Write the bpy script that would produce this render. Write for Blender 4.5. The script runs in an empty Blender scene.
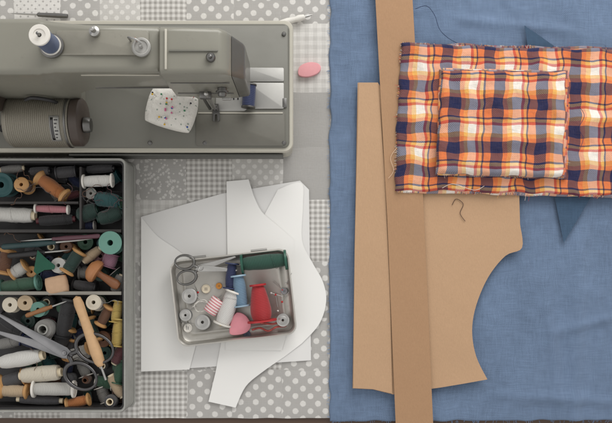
import bpy, bmesh, math, random
from mathutils import Vector, Matrix, noise
random.seed(7)
S=0.0014; H=800.0; CX,CY=306.0,270.0
scene=bpy.context.scene
COL=scene.collection
def sc(z): return H/(H-z)
def A(px,py,z=0):
    s=sc(z); return (CX+(px-CX)/s, CY+(py-CY)/s, z)
def W(px,py,z=0): return Vector(((px-306)*S,(211.5-py)*S,z*S))
def lin(c):
    o=[]
    for v in c:
        v=v/255.0
        o.append(v/12.92 if v<=0.04045 else ((v+0.055)/1.055)**2.4)
    return (o[0],o[1],o[2],1.0)
# ---------------- material helpers
class NT:
    def __init__(s,name):
        s.mat=bpy.data.materials.new(name); s.mat.use_nodes=True
        s.t=s.mat.node_tree; s.b=s.t.nodes['Principled BSDF']
    def n(s,typ,**kw):
        nd=s.t.nodes.new(typ)
        for k,v in kw.items(): setattr(nd,k,v)
        return nd
    def put(s,sock,v):
        if isinstance(v,bpy.types.NodeSocket): s.t.links.new(v,sock)
        else: sock.default_value=v
    def m(s,op,*a):
        nd=s.n('ShaderNodeMath',operation=op)
        for i,v in enumerate(a): s.put(nd.inputs[i],v)
        return nd.outputs[0]
    def mix(s,f,a,b,bt='MIX'):
        nd=s.n('ShaderNodeMix',data_type='RGBA',blend_type=bt)
        s.put(nd.inputs[0],f); s.put(nd.inputs[6],a); s.put(nd.inputs[7],b)
        return nd.outputs[2]
    def uv(s):
        nd=s.n('ShaderNodeTexCoord'); x=s.n('ShaderNodeSeparateXYZ')
        s.t.links.new(nd.outputs['UV'],x.inputs[0]); return nd.outputs['UV'],x.outputs[0],x.outputs[1]
    def obj(s): return s.n('ShaderNodeTexCoord').outputs['Object']
    def noise(s,vec,scale,detail=4,rough=.6,mapscale=None):
        if mapscale:
            mp=s.n('ShaderNodeMapping'); s.put(mp.inputs['Vector'],vec); mp.inputs['Scale'].default_value=mapscale; vec=mp.outputs[0]
        nd=s.n('ShaderNodeTexNoise'); s.put(nd.inputs['Vector'],vec)
        nd.inputs['Scale'].default_value=scale; nd.inputs['Detail'].default_value=detail; nd.inputs['Roughness'].default_value=rough
        return nd.outputs['Fac']
    def bump(s,h,st,dist=0.0005):
        nd=s.n('ShaderNodeBump'); nd.inputs['Strength'].default_value=st; nd.inputs['Distance'].default_value=dist
        s.put(nd.inputs['Height'],h); s.put(s.b.inputs['Normal'],nd.outputs[0])
    def ramp(s,f,stops,interp='LINEAR'):
        nd=s.n('ShaderNodeValToRGB'); cr=nd.color_ramp; cr.interpolation=interp
        while len(cr.elements)<len(stops): cr.elements.new(0.5)
        for e,(p,c) in zip(cr.elements,stops): e.position=p; e.color=c
        s.put(nd.inputs[0],f); return nd.outputs[0]
CACHE={}
def dk(c,k): return (c[0]*k,c[1]*k,c[2]*k,1)
def pb(name,col,rough=.5,metal=0,var=.12,vs=60,bump=.15,bs=400,coat=0,spec=.5,wear=None):
    key=(name,col)
    if key in CACHE: return CACHE[key]
    T=NT(name); c=lin(col); o=T.obj()
    f=T.noise(o,vs)
    colr=T.mix(f,dk(c,1-var),dk(c,1+var))
    if wear:
        w=T.noise(o,vs*2.3,8,.75); wf=T.ramp(w,[(0.60,(0,0,0,1)),(0.72,(1,1,1,1))])
        colr=T.mix(wf,colr,lin(wear))
    T.put(T.b.inputs['Base Color'],colr)
    rr=T.m('ADD',rough-.08,T.m('MULTIPLY',T.noise(o,vs*1.7,5),.18)); T.put(T.b.inputs['Roughness'],rr)
    T.b.inputs['Metallic'].default_value=metal; T.b.inputs['Coat Weight'].default_value=coat
    T.b.inputs['Specular IOR Level'].default_value=spec
    if bump: T.bump(T.noise(o,bs,5),bump,.0004)
    CACHE[key]=T.mat; return T.mat
def thread_mat(col):
    key=('thread',col)
    if key in CACHE: return CACHE[key]
    T=NT('thread_%d_%d_%d'%col); c=lin(col); o=T.obj()
    w=T.n('ShaderNodeTexWave',bands_direction='Z'); T.put(w.inputs['Vector'],o)
    w.inputs['Scale'].default_value=300; w.inputs['Distortion'].default_value=2.5; w.inputs['Detail'].default_value=2; w.inputs['Detail Scale'].default_value=.4
    f=w.outputs['Fac']; nz=T.noise(o,250,4)
    a=T.mix(f,dk(c,.62),dk(c,1.12)); T.put(T.b.inputs['Base Color'],T.mix(T.m('MULTIPLY',nz,.5),a,dk(c,.75)))
    T.b.inputs['Roughness'].default_value=.6; T.b.inputs['Sheen Weight'].default_value=.3
    T.bump(f,.7,.0006); CACHE[key]=T.mat; return T.mat
def linen(name,col,period=1.6,contrast=.12,slub=.18,fuzz=.2,stain=.1):
    T=NT(name); c=lin(col); uv,u,v=T.uv()
    n1=T.noise(uv,.9,3,.6,(1,.06,1)); n2=T.noise(uv,.9,3,.6,(.06,1,1)); n3=T.noise(uv,.014,5,.6); n4=T.noise(uv,.10,4,.7)
    wx=T.m('SINE',T.m('MULTIPLY',u,6.283/period)); wy=T.m('SINE',T.m('MULTIPLY',v,6.283/period))
    wv=T.m('MULTIPLY',wx,wy)
    k=T.m('ADD',T.m('ADD',T.m('MULTIPLY',T.m('SUBTRACT',n1,.5),slub*3),T.m('MULTIPLY',T.m('SUBTRACT',n2,.5),slub*3)),T.m('MULTIPLY',wv,contrast*.5))
    k=T.m('ADD',k,T.m('MULTIPLY',T.m('SUBTRACT',n3,.5),stain*4)); k=T.m('ADD',k,T.m('MULTIPLY',T.m('SUBTRACT',n4,.5),.22)); k=T.m('ADD',k,1.0)
    vm=T.n('ShaderNodeVectorMath',operation='SCALE'); vm.inputs[0].default_value=c[:3]; T.put(vm.inputs['Scale'],k)
    T.put(T.b.inputs['Base Color'],vm.outputs[0]); T.b.inputs['Roughness'].default_value=.92
    T.b.inputs['Sheen Weight'].default_value=fuzz; T.b.inputs['Specular IOR Level'].default_value=.15
    T.bump(T.m('ADD',T.m('ADD',wv,T.m('MULTIPLY',T.m('ADD',n1,n2),2)),T.m('MULTIPLY',n4,5)),.4,.0005); return T.mat
def patch_mat(kind):
    T=NT('patch_'+kind); uv,u,v=T.uv()
    g=lin((176,174,171)); w=lin((221,219,215)); lg=lin((198,196,192))
    def lat(p,off=0.0,r=.2):
        a=T.m('SUBTRACT',T.m('FRACT',T.m('ADD',T.m('DIVIDE',u,p),off)),.5); b=T.m('SUBTRACT',T.m('FRACT',T.m('ADD',T.m('DIVIDE',v,p),off)),.5)
        d=T.m('SQRT',T.m('ADD',T.m('MULTIPLY',a,a),T.m('MULTIPLY',b,b)))
        d=T.m('ADD',d,T.m('MULTIPLY',T.m('SUBTRACT',T.noise(uv,.6,2),.5),.08))
        mr=T.n('ShaderNodeMapRange'); T.put(mr.inputs[0],d); mr.inputs[1].default_value=r-.02; mr.inputs[2].default_value=r+.03; mr.inputs[3].default_value=1; mr.inputs[4].default_value=0
        return mr.outputs[0]
    def step(x,p): return T.m('GREATER_THAN',T.m('FRACT',T.m('DIVIDE',x,p)),.5)
    if kind=='gingham' or kind=='check':
        p=5.2 if kind=='gingham' else 8.5
        f=T.m('MULTIPLY',T.m('ADD',step(u,p),step(v,p)),.5); c=T.mix(f,w,lin((160,157,153)) if kind=='gingham' else lg)
    elif kind=='polka':
        f=T.m('MAXIMUM',lat(15,0,.19),lat(15,.5,.19)); c=T.mix(f,g,w)
    elif kind=='polka_light':
        f=T.m('MAXIMUM',lat(11,0,.2),lat(11,.5,.2)); c=T.mix(f,lg,w)
    elif kind=='dots':
        f=T.m('MAXIMUM',lat(7.5,0,.13),lat(7.5,.5,.13)); c=T.mix(f,w,g)
    elif kind=='floral':
        vo=T.n('ShaderNodeTexVoronoi'); T.put(vo.inputs['Vector'],uv); vo.inputs['Scale'].default_value=.28
        f=T.m('LESS_THAN',vo.outputs['Distance'],.40); n=T.noise(uv,.7,3); f2=T.m('MULTIPLY',T.m('MULTIPLY',f,T.m('GREATER_THAN',n,.4)),.8); c=T.mix(f2,lin((178,176,173)),w)
    else: c=T.mix(T.noise(uv,.5,4),dk(g,.84),dk(g,.96))
    n1=T.noise(uv,1.1,3,.6,(1,.08,1)); n2=T.noise(uv,1.1,3,.6,(.08,1,1)); nn=T.m('ADD',n1,n2)
    c=T.mix(T.m('MULTIPLY',T.m('SUBTRACT',nn,.75),.45),c,lin((158,154,148)))
    T.put(T.b.inputs['Base Color'],c); T.b.inputs['Roughness'].default_value=.93; T.b.inputs['Specular IOR Level'].default_value=.15
    T.bump(nn,.5,.0005); return T.mat
PP=42.0
def plaid_mat(name='plaid_cotton',fade=0.0):
    T=NT(name); uv,u,v=T.uv()
    nv=lin((30,38,76)); ye=lin((240,182,96)); rd=lin((202,72,64)); wh=lin((246,240,230)); orr=lin((230,126,72))
    st=[(0,nv),(.26,orr),(.36,ye),(.46,wh),(.66,rd),(.72,ye),(.79,nv),(.83,orr)]
    nz=T.noise(uv,.05,2)
    def fr(x,o): return T.m('FRACT',T.m('ADD',T.m('DIVIDE',T.m('ADD',x,T.m('MULTIPLY',nz,3)),PP),o))
    def gm(c,g):
        nd=T.n('ShaderNodeGamma'); T.put(nd.inputs[0],c); nd.inputs[1].default_value=g; return nd.outputs[0]
    cu=gm(T.ramp(fr(u,.02),st,'CONSTANT'),1/2.0); cv=gm(T.ramp(fr(v,.30),st,'CONSTANT'),1/2.0)
    tw=T.m('GREATER_THAN',T.m('FRACT',T.m('DIVIDE',T.m('ADD',u,v),1.7)),.5)
    f=T.m('ADD',.38,T.m('MULTIPLY',tw,.24))
    av=T.mix(f,cu,cv); dr=T.mix(1.0,cu,cv,'DARKEN'); c=gm(T.mix(.20,av,dr),2.0)
    if fade: c=T.mix(fade,c,lin((236,196,176)))
    n1=T.noise(uv,1.2,3,.6,(1,.08,1)); n2=T.noise(uv,1.2,3,.6,(.08,1,1)); nn=T.m('ADD',n1,n2)
    c=T.mix(T.m('MULTIPLY',T.m('SUBTRACT',nn,.75),.4),c,lin((110,92,100)))
    T.put(T.b.inputs['Base Color'],c); T.b.inputs['Roughness'].default_value=.9; T.b.inputs['Specular IOR Level'].default_value=.15
    T.b.inputs['Sheen Weight'].default_value=.15
    T.bump(T.m('ADD',nn,T.m('MULTIPLY',T.noise(uv,.12,4),5)),.55,.0008); return T.mat
def kraft_mat(name,col):
    T=NT(name); c=lin(col); o=T.obj()
    n1=T.noise(o,900,4,.7,(1,.25,1)); n2=T.noise(o,14,5,.6); n3=T.noise(o,2500,2)
    cc=T.mix(n1,dk(c,.84),dk(c,1.12)); cc=T.mix(T.m('MULTIPLY',n2,.35),cc,dk(c,.82))
    cc=T.mix(T.m('MULTIPLY',T.m('GREATER_THAN',n3,.66),.3),cc,dk(c,.5))
    T.put(T.b.inputs['Base Color'],cc); T.b.inputs['Roughness'].default_value=.7; T.b.inputs['Specular IOR Level'].default_value=.3
    T.bump(T.m('ADD',n1,T.m('MULTIPLY',n2,6)),.35,.0008); return T.mat
def stripe_mat(name,c1,c2,period):
    T=NT(name); o=T.obj(); x=T.n('ShaderNodeSeparateXYZ'); T.put(x.inputs[0],o)
    f=T.m('GREATER_THAN',T.m('FRACT',T.m('DIVIDE',x.outputs[2],period*S)),.5)
    T.put(T.b.inputs['Base Color'],T.mix(f,lin(c1),lin(c2))); T.b.inputs['Roughness'].default_value=.8
    T.bump(T.noise(o,800,4),.3); return T.mat
# ---------------- mesh helpers (local units px, y up)
def fin(name,vs,fs,mats,parent=None,loc=None,rot=(0,0,0),smooth=40,uvs=None,fm=None):
    me=bpy.data.meshes.new(name); me.from_pydata([(v[0]*S,v[1]*S,v[2]*S) for v in vs],[],fs)
    if not isinstance(mats,(list,tuple)): mats=[mats]
    for m in mats: me.materials.append(m)
    if fm:
        for p,i in zip(me.polygons,fm): p.material_index=i
    if uvs:
        ul=me.uv_layers.new(name='UVMap')
        for p in me.polygons:
            for li in p.loop_indices: ul.data[li].uv=uvs[me.loops[li].vertex_index]
    bm=bmesh.new(); bm.from_mesh(me)
    if not uvs: bmesh.ops.recalc_face_normals(bm,faces=bm.faces)
    bm.to_mesh(me); bm.free(); me.update()
    if smooth: me.shade_smooth(); me.set_sharp_from_angle(angle=math.radians(smooth))
    ob=bpy.data.objects.new(name,me); COL.objects.link(ob)
    if parent: ob.parent=parent
    if loc is not None: ob.location=(Vector(loc)*S if parent else W(*loc))
    ob.rotation_euler=rot
    return ob
def tag(o,label,cat,group=None):
    o['label']=label; o['category']=cat
    if group: o['group']=group
    return o
def thing(name,label,cat,px,py,z,rot=(0,0,0),group=None):
    e=bpy.data.objects.new(name,None); COL.objects.link(e); e.location=W(px,py,z); e.rotation_euler=rot
    e.empty_display_size=.01
    return tag(e,label,cat,group)
def lathe(name,prof,mat,parent=None,loc=(0,0,0),rot=(0,0,0),n=28,closed=False,smooth=40,wob=0):
    vs=[];fs=[]; m=len(prof)
    for i in range(n):
        a=2*math.pi*i/n
        for j,(r,z) in enumerate(prof):
            rr=r+(wob*random.uniform(-1,1) if wob and 0<j<m-1 else 0)
            vs.append((rr*math.cos(a),rr*math.sin(a),z))
    for i in range(n):
        k=(i+1)%n
        for j in range(m if closed else m-1):
            l=(j+1)%m; fs.append((i*m+j,k*m+j,k*m+l,i*m+l))
    if not closed:
        if prof[0][0]>0.01: fs.append(tuple(i*m for i in range(n))[::-1])
        if prof[-1][0]>0.01: fs.append(tuple(i*m+m-1 for i in range(n)))
    return fin(name,vs,fs,mat,parent,loc,rot,smooth)
def prism(name,pts,z0,z1,mat,parent=None,loc=(0,0,0),rot=(0,0,0),bev=0,seg=2,smooth=35):
    bm=bmesh.new(); vv=[bm.verts.new((x,y,z0)) for x,y in pts]; f=bm.faces.new(vv)
    r=bmesh.ops.extrude_face_region(bm,geom=[f]); 
    for v in [g for g in r['geom'] if isinstance(g,bmesh.types.BMVert)]: v.co.z=z1
    if bev: bmesh.ops.bevel(bm,geom=list(bm.edges),offset=bev,segments=seg,affect='EDGES',profile=.5,clamp_overlap=True)
    bm.verts.index_update(); vs=[v.co[:] for v in bm.verts]; fs=[[v.index for v in f.verts] for f in bm.faces]; bm.free()
    return fin(name,vs,fs,mat,parent,loc,rot,smooth)
def box(name,x0,x1,y0,y1,z0,z1,mat,parent=None,loc=(0,0,0),rot=(0,0,0),bev=.6):
    return prism(name,[(x0,y0),(x1,y0),(x1,y1),(x0,y1)],z0,z1,mat,parent,loc,rot,bev)
def rr(x0,x1,y0,y1,r,n=6):
    p=[]
    for cx,cy,a0 in ((x1-r,y1-r,0),(x0+r,y1-r,90),(x0+r,y0+r,180),(x1-r,y0+r,270)):
        for i in range(n+1):
            a=math.radians(a0+90*i/n); p.append((cx+r*math.cos(a),cy+r*math.sin(a)))
    return p
def loops(name,ls,mat,parent=None,loc=(0,0,0),rot=(0,0,0),cap0=True,cap1=True,smooth=40):
    vs=[v for l in ls for v in l]; m=len(ls[0]); fs=[]
    for i in range(len(ls)-1):
        for j in range(m):
            k=(j+1)%m; fs.append((i*m+j,i*m+k,(i+1)*m+k,(i+1)*m+j))
    if cap0: fs.append(tuple(range(m))[::-1])
    if cap1: fs.append(tuple((len(ls)-1)*m+j for j in range(m)))
    return fin(name,vs,fs,mat,parent,loc,rot,smooth)
def cr(pts,n=6,closed=False):
    P=[Vector(p) for p in pts]; out=[]; L=len(P)
    rng=range(L) if closed else range(L-1)
    for i in rng:
        if closed: a,b,c,d=P[(i-1)%L],P[i],P[(i+1)%L],P[(i+2)%L]
        else: a,b,c,d=P[max(i-1,0)],P[i],P[i+1],P[min(i+2,L-1)]
        for k in range(n):
            t=k/n; out.append(.5*((2*b)+(c-a)*t+(2*a-5*b+4*c-d)*t*t+(3*b-a-3*c+d)*t**3))
    if not closed: out.append(P[-1])
    return out
def tubegeo(pts,r,n=8,closed=False):
    P=[Vector(p) for p in pts]; L=len(P); vs=[];fs=[]
    up=None
    for i in range(L):
        if closed: t=(P[(i+1)%L]-P[(i-1)%L])
        else: t=(P[min(i+1,L-1)]-P[max(i-1,0)])
        if t.length<1e-9: t=Vector((1,0,0))
        t.normalize()
        if up is None: up=Vector((0,0,1)) if abs(t.z)<.9 else Vector((1,0,0))
        s=t.cross(up)
        if s.length<1e-6: s=t.orthogonal()
        s.normalize(); up=s.cross(t).normalized()
        ri=r[i] if isinstance(r,(list,tuple)) else r
        for k in range(n):
            a=2*math.pi*k/n; vs.append(P[i]+s*(math.cos(a)*ri)+up*(math.sin(a)*ri))
    for i in range(L if closed else L-1):
        q=(i+1)%L
        for k in range(n):
            l=(k+1)%n; fs.append((i*n+k,i*n+l,q*n+l,q*n+k))
    if not closed:
        fs.append(tuple(range(n))[::-1]); fs.append(tuple((L-1)*n+k for k in range(n)))
    return [tuple(v) for v in vs],fs
def tube(name,pts,r,mat,parent=None,loc=(0,0,0),rot=(0,0,0),n=8,closed=False):
    vs,fs=tubegeo(pts,r,n,closed); return fin(name,vs,fs,mat,parent,loc,rot,60)
def sheet(name,poly,z,mat,amp=.8,step=10,thick=.35,freq=.012,lift=None,seed=0.0,label='',cat=''):
    xs=[p[0] for p in poly]; ys=[p[1] for p in poly]; cx=(min(xs)+max(xs))/2; cy=(min(ys)+max(ys))/2
    bm=bmesh.new(); f=bm.faces.new([bm.verts.new((p[0],p[1],0)) for p in poly])
    x=min(xs)+step
    while x<max(xs):
        bmesh.ops.bisect_plane(bm,geom=list(bm.verts)+list(bm.edges)+list(bm.faces),plane_co=(x,0,0),plane_no=(1,0,0)); x+=step
    y=min(ys)+step
    while y<max(ys):
        bmesh.ops.bisect_plane(bm,geom=list(bm.verts)+list(bm.edges)+list(bm.faces),plane_co=(0,y,0),plane_no=(0,1,0)); y+=step
    bm.verts.index_update(); vs=[]
    uv=[]
    for v in bm.verts:
        px,py=v.co.x,v.co.y
        h=amp*(noise.noise(Vector((px*freq,py*freq,seed)))+.5)
        if lift: h+=lift(px,py)
        vs.append((px-cx,cy-py,h)); uv.append((px,-py))
    fs=[[q.index for q in f.verts] for f in bm.faces]; bm.free()
    me_f=[]
    for f in fs:
        s=0
        for i in range(len(f)):
            p=vs[f[i]];q=vs[f[(i+1)%len(f)]]; s+=p[0]*q[1]-q[0]*p[1]
        me_f.append(f if s>0 else f[::-1])
    o=fin(name,vs,me_f,mat,None,(cx,cy,z),(0,0,0),30,uvs=uv)
    md=o.modifiers.new('thick','SOLIDIFY'); md.thickness=thick*S; md.offset=-1
    es=o.modifiers.new('crisp','EDGE_SPLIT'); es.split_angle=math.radians(35)
    return tag(o,label,cat)
def sm(t): t=max(0,min(1,t)); return t*t*(3-2*t)
def cloth(name,c,z0,top,mat,parent=None,nu=60,nv=50,amp=1.2,freq=.03,seed=0,edge=3.0,jit=.5,uvo=(0,0),folds=None):
    cx=sum(p[0] for p in c)/4; cy=sum(p[1] for p in c)/4
    wid=(Vector(c[1][:2])-Vector(c[0][:2])).length; hei=(Vector(c[3][:2])-Vector(c[0][:2])).length
    def samp(n,L):
        e=[0,.25*edge/L,.6*edge/L,edge/L]; mid=[edge/L+(1-2*edge/L)*i/n for i in range(1,n)]
        return e+mid+[1-x for x in e[::-1]]
    us=samp(nu,wid); vsn=samp(nv,hei); vs=[];uv=[];fs=[]
    for b in vsn:
        for a in us:
            x=(c[0][0]*(1-a)+c[1][0]*a)*(1-b)+(c[3][0]*(1-a)+c[2][0]*a)*b
            y=(c[0][1]*(1-a)+c[1][1]*a)*(1-b)+(c[3][1]*(1-a)+c[2][1]*a)*b
            x+=jit*2*noise.noise(Vector((x*.05,y*.08,seed+3))); y+=jit*2*noise.noise(Vector((x*.06,y*.05,seed+9)))
            d=min(a*wid,(1-a)*wid,b*hei,(1-b)*hei)
            e=math.sqrt(max(0,1-(1-min(1,d/edge))**2))
            h=(top-z0)*e+amp*e*(noise.noise(Vector((x*freq,y*freq,seed)))+.6*noise.noise(Vector((x*freq*2.6,y*freq*2.2,seed+5))))
            if folds: h+=folds(x,y)*e
            vs.append((x-cx,cy-y,h)); uv.append((a*wid+uvo[0],(1-b)*hei+uvo[1]))
    n=len(us)
    for j in range(len(vsn)-1):
        for i in range(n-1): fs.append((j*n+i,(j+1)*n+i,(j+1)*n+i+1,j*n+i+1))
    loc=(cx,cy,z0)
    if parent:
        pl=parent.location/S; loc=((cx-306)-pl.x,(211.5-cy)-pl.y,z0-pl.z)
    o=fin(name,vs,fs,mat,parent,loc,(0,0,0),0,uvs=uv)
    o.data.shade_smooth()
    return o,(cx,cy)
# ---------------- base materials
steel=pb('steel',(182,181,178),.38,1,.1,90,.1,600)
bsteel=pb('blade_steel',(132,132,134),.3,1,.2,50,.12,500)
hsteel=pb('handle_steel',(92,91,92),.34,1,.2,60,.12,500)
darksteel=pb('dark_steel',(122,121,119),.38,1,.15,90,.1,500)
black=pb('black_plastic',(44,43,44),.5,0,.2,60,.15,500)
whitep=pb('white_plastic',(226,222,214),.4,0,.05,80,.05,400)
wood=pb('light_wood',(196,150,98),.55,0,.18,120,.25,300)
wooddk=pb('brown_wood',(132,84,52),.5,0,.2,120,.25,300)
ivory=pb('ivory_plastic',(222,208,180),.45,0,.06,80,.05,400)
# ================= SETTING
tb=NT('dark_table_wood'); o=tb.obj(); n1=tb.noise(o,30,6,.6,(.15,2,1)); 
tb.put(tb.b.inputs['Base Color'],tb.mix(n1,lin((60,44,36)),lin((104,80,64)))); tb.b.inputs['Roughness'].default_value=.5; tb.bump(n1,.3)
tab=thing('table','dark brown wooden table under the cloths','table',306,211,-30)
box('table_top',-620,620,-330,330,0,28.5,tb.mat,tab,bev=2)
for sx in(-1,1):
    for sy in (-1,1): box('leg',sx*580-20,sx*580+20,sy*290-20,sy*290+20,-500,-.5,tb.mat,tab,bev=2)
# patchwork tablecloth
kinds=['gingham','polka','polka_light','dots','floral','plain','check']
pm=[patch_mat(k) for k in kinds]
KI={'G':0,'P':1,'O':2,'D':3,'F':4,'L':5,'C':6}
xe=[-190,-140,-88,-36,14,60,100,140,187,233,282,331,380]
ye_=[-75,-26,24,92,148,200,262,318,371,418]
rows=["CDPGFLCDGFOD","GOCPDPOGPPPG","DGPLGFPGPFCP","PFGDPLGDFPLG","DPCGFOPFGOLC","GDFPOLCCPGGP","PGLDCGPLDFPD","FCPGDPGDFGPG","GPDFGCGGPPPC"]
vs=[];fs=[];fm=[];uv=[]
NS=8
for j in range(9):
    for i in range(12):
        base=len(vs); ox,oy=random.uniform(0,30),random.uniform(0,30)
        for b in range(NS+1):
            for a in range(NS+1):
                ta,tb_=a/NS,b/NS
                x=xe[i]*(1-ta)+xe[i+1]*ta; y=ye_[j]*(1-tb_)+ye_[j+1]*tb_
                X=x+2.2*noise.noise(Vector((x*.02,y*.02,4))); Y=y+(2.2*noise.noise(Vector((x*.02,y*.02,8))) if y<410 else .6*noise.noise(Vector((x*.05,0,8))))
                d=min(ta,1-ta,tb_,1-tb_)
                h=1.4*(sm(d*9+.15))*(.6+.4*noise.noise(Vector((x*.05,y*.05,1))))+1.1*noise.noise(Vector((x*.02,y*.025,2)))
                vs.append((X-306,211-Y,h*.8)); uv.append((X+ox,oy-Y))
        for b in range(NS):
            for a in range(NS):
                q=base+b*(NS+1)+a; fs.append((q,q+NS+1,q+NS+2,q+1)); fm.append(KI[rows[j][i]])
tc=fin('patchwork_tablecloth',vs,fs,pm,None,(306,211,.9),(0,0,0),35,uvs=uv,fm=fm)
tag(tc,'grey and white patchwork tablecloth with dots and gingham squares','tablecloth')
# blue linen
blue=linen('blue_linen',(108,127,154),1.5,.10,.17,stain=.12)
def bf(x,y):
    h=1.6*noise.noise(Vector((x*.012,y*.004,1)))+1.6*math.exp(-((x-(352+.03*y))/7)**2)*(.5+noise.noise(Vector((y*.01,3,0))))
    h+=3.6*math.exp(-((x-(588-.04*y))/8)**2)*sm((y-210)/60)+3.0*math.exp(-((y-(395+.05*(x-500)))/6)**2)*sm((x-470)/60)
    h+=2.8*math.exp(-((x-(545+.12*(y-300)))/6)**2)*sm((y-270)/60)
    h+=2.6*math.exp(-((y-(330-.25*(x-560)))/5)**2)*sm((x-535)/30)
    h+=2.2*math.exp(-((y-(22+.1*(x-470)))/5)**2)*sm((x-440)/30)*(1-sm((x-560)/30))
    h+=1.3*noise.noise(Vector((x*.04,y*.03,6)))+.7*noise.noise(Vector((x*.11,y*.09,2)))
    return h
bl,_=cloth('blue_fabric',[(330,-80),(760,-80),(760,419),(329,421)],2.2,4.0,blue,None,200,220,.9,.02,2,2.0,.9,folds=bf)
tag(bl,'blue linen fabric spread flat over the table','fabric')
vs=[];fs=[]
for i in range(260):
    if random.random()<.6: y=random.uniform(-10,420); p=(330,y); d=(-random.uniform(1,3.5),random.uniform(-1.5,1.5))
    else: x=random.uniform(330,612); p=(x,420); d=(random.uniform(-1.5,1.5),random.uniform(1,3))
    a=Vector((p[0]-306,211.5-p[1],2.8)); b=a+Vector((d[0],-d[1],-.4)); v,f=tubegeo([a,(a+b)/2+Vector((random.uniform(-.5,.5),random.uniform(-.5,.5),.2)),b],.16,3)
    o=len(vs); vs+=v; fs+=[tuple(q+o for q in k) for k in f]
fr=fin('frayed_edge',vs,fs,pb('blue_thread_fray',(110,140,178),.9),None,(306,211.5,0)); fr.parent=bl; fr.matrix_parent_inverse=Matrix.Identity(4); fr.location=fr.location-bl.location; fr['kind']='stuff'
# ================= KRAFT PAPER
kr=kraft_mat('kraft_paper',(192,157,124)); kr2=kraft_mat('kraft_card',(176,139,106)); 
P=[(357,85),(377,85),(386,100),(515,100),(516,192)]+[tuple(v) for v in cr([(517,225),(519,248),(503,256),(486,277),(474,305),(470,330),(474,355),(485,378)],5)]+[(440,386),(392,393),(372,388),(352,387),(354,250)]
def klift(x,y): return 2.5*sm((y-365)/30)*sm((x-430)/40)+1.8*sm((x-495)/25)
sheet('paper_pattern',P,9.2,kr,amp=1.1,seed=3,lift=klift,label='brown kraft paper bodice pattern piece lying on blue fabric',cat='paper pattern')
sheet('paper_pattern',[(358,85),(377,85),(384,180),(389,300),(391,392),(372,387.5),(352.5,386.5),(354,250)],10.8,kr,amp=.7,seed=9,label='narrow brown kraft paper pattern strip on blue fabric',cat='paper pattern')
st=sheet('paper_pattern',[(372.5,-30),(409,-30),(419,150),(432,440),(395,440),(386,220)],12.4,kr2,amp=.6,seed=5,label='long straight brown card strip across paper pattern and fabric',cat='paper pattern')
dn=linen('dark_blue_cotton',(68,90,114),1.3,.1,.15)
sheet('fabric_scrap',[(522,28),(534,36),(554,50),(576,120),(589,196),(561,243),(551,192),(534,100)],8.0,dn,amp=.8,seed=12,label='pointed dark blue fabric scrap under the plaid cloth',cat='fabric scrap')
# ================= PLAID
pl=plaid_mat(); pl2=plaid_mat('plaid_cotton_reverse',.10)
def fringe(name,edges,z,parent,cnt,cols,lmax=3.2):
    vs=[];fs=[];fm=[]
    for (a,b,nx,ny) in edges:
        L=math.hypot(b[0]-a[0],b[1]-a[1])
        for i in range(int(L*cnt)):
            t=random.random(); x=a[0]+(b[0]-a[0])*t; y=a[1]+(b[1]-a[1])*t
            cl=noise.noise(Vector((x*.06,y*.06,3)))
            if cl<-.05: continue
            l=random.uniform(.5,lmax)*(.6+1.2*max(0,cl))*(3.0 if random.random()<.03 else 1)
            p=Vector((x-306,211.5-y,z)); sl=random.uniform(-1,1)*1.3; q=p+Vector((nx*l+sl*(ny!=0),-(ny*l)+sl*(nx!=0),-random.uniform(0,1)))
            v,f=tubegeo([p-Vector((nx,-ny,0))*1.0,(p+q)/2+Vector((random.uniform(-.5,.5),random.uniform(-.5,.5),.3)),q],.14,3)
            o=len(vs); vs+=v; fs+=[tuple(k+o for k in g) for g in f]; fm+=[random.randrange(len(cols))]*len(f)
    o=fin(name,vs,fs,cols,None,(306,211.5,0),fm=fm); o.parent=parent; o.location=o.location-parent.location; o['kind']='stuff'; return o
fc=[pb('fray_white',(235,225,215),.9),pb('fray_navy',(40,48,86),.9),pb('fray_orange',(225,160,90),.9),pb('fray_red',(190,60,60),.9)]
t1=thing('plaid_fabric','orange, navy and white plaid cotton with frayed edges','fabric',510,120,12)
def AA(pts,z): return [A(p[0],p[1],z)[:2] for p in pts]
c0=AA([(401,44),(710,52),(710,198),(394.5,190.5)],14)
cloth('under_layer',AA([(402,42.5),(710,50),(710,200),(398,192.5)],12),12.4,15,pl2,t1,60,40,.8,.05,21,2,.8,(12,9))
def pf(x,y): return 2.2*math.exp(-((y-(120+.1*(x-580)))/5)**2)*sm((x-572)/20)+1.6*math.exp(-((x-(418+.03*y))/5)**2)*sm((120-y)/40)
cloth('upper_layer',c0,14,18,pl,t1,120,80,2.8,.035,22,3.5,1.3,(0,14),folds=pf)
fringe('frayed_edge',[(c0[0],c0[1],0,-1),(c0[3],c0[2],0,1),(c0[0],c0[3],-1,0)],14.8,t1,1.5,fc,2.6)
t2=thing('plaid_fabric','smaller folded piece of orange and navy plaid cotton','fabric',502,123,18.5)
cc=AA([(441,70),(567,71.5),(563.5,177),(436.5,174)],25)
cloth('under_layer',AA([(443,67.5),(570,71),(566.5,178.5),(440,175.5)],20),18.8,21,pl2,t2,40,30,.8,.04,31,2,.6,(30,33))
cloth('middle_layer',AA([(439.5,69),(568.5,70),(565,177.5),(437.5,174.5)],22),20,23,pl2,t2,50,40,.9,.05,35,2,.8,(12,18))
cloth('upper_layer',cc,22,27.5,pl,t2,90,70,2.3,.045,33,4.5,1.1,(31,7))
fringe('frayed_edge',[(cc[0],cc[1],0,-1),(cc[3],cc[2],0,1),(cc[1],cc[2],1,0)],21.5,t2,1.2,fc,2.2)
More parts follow.
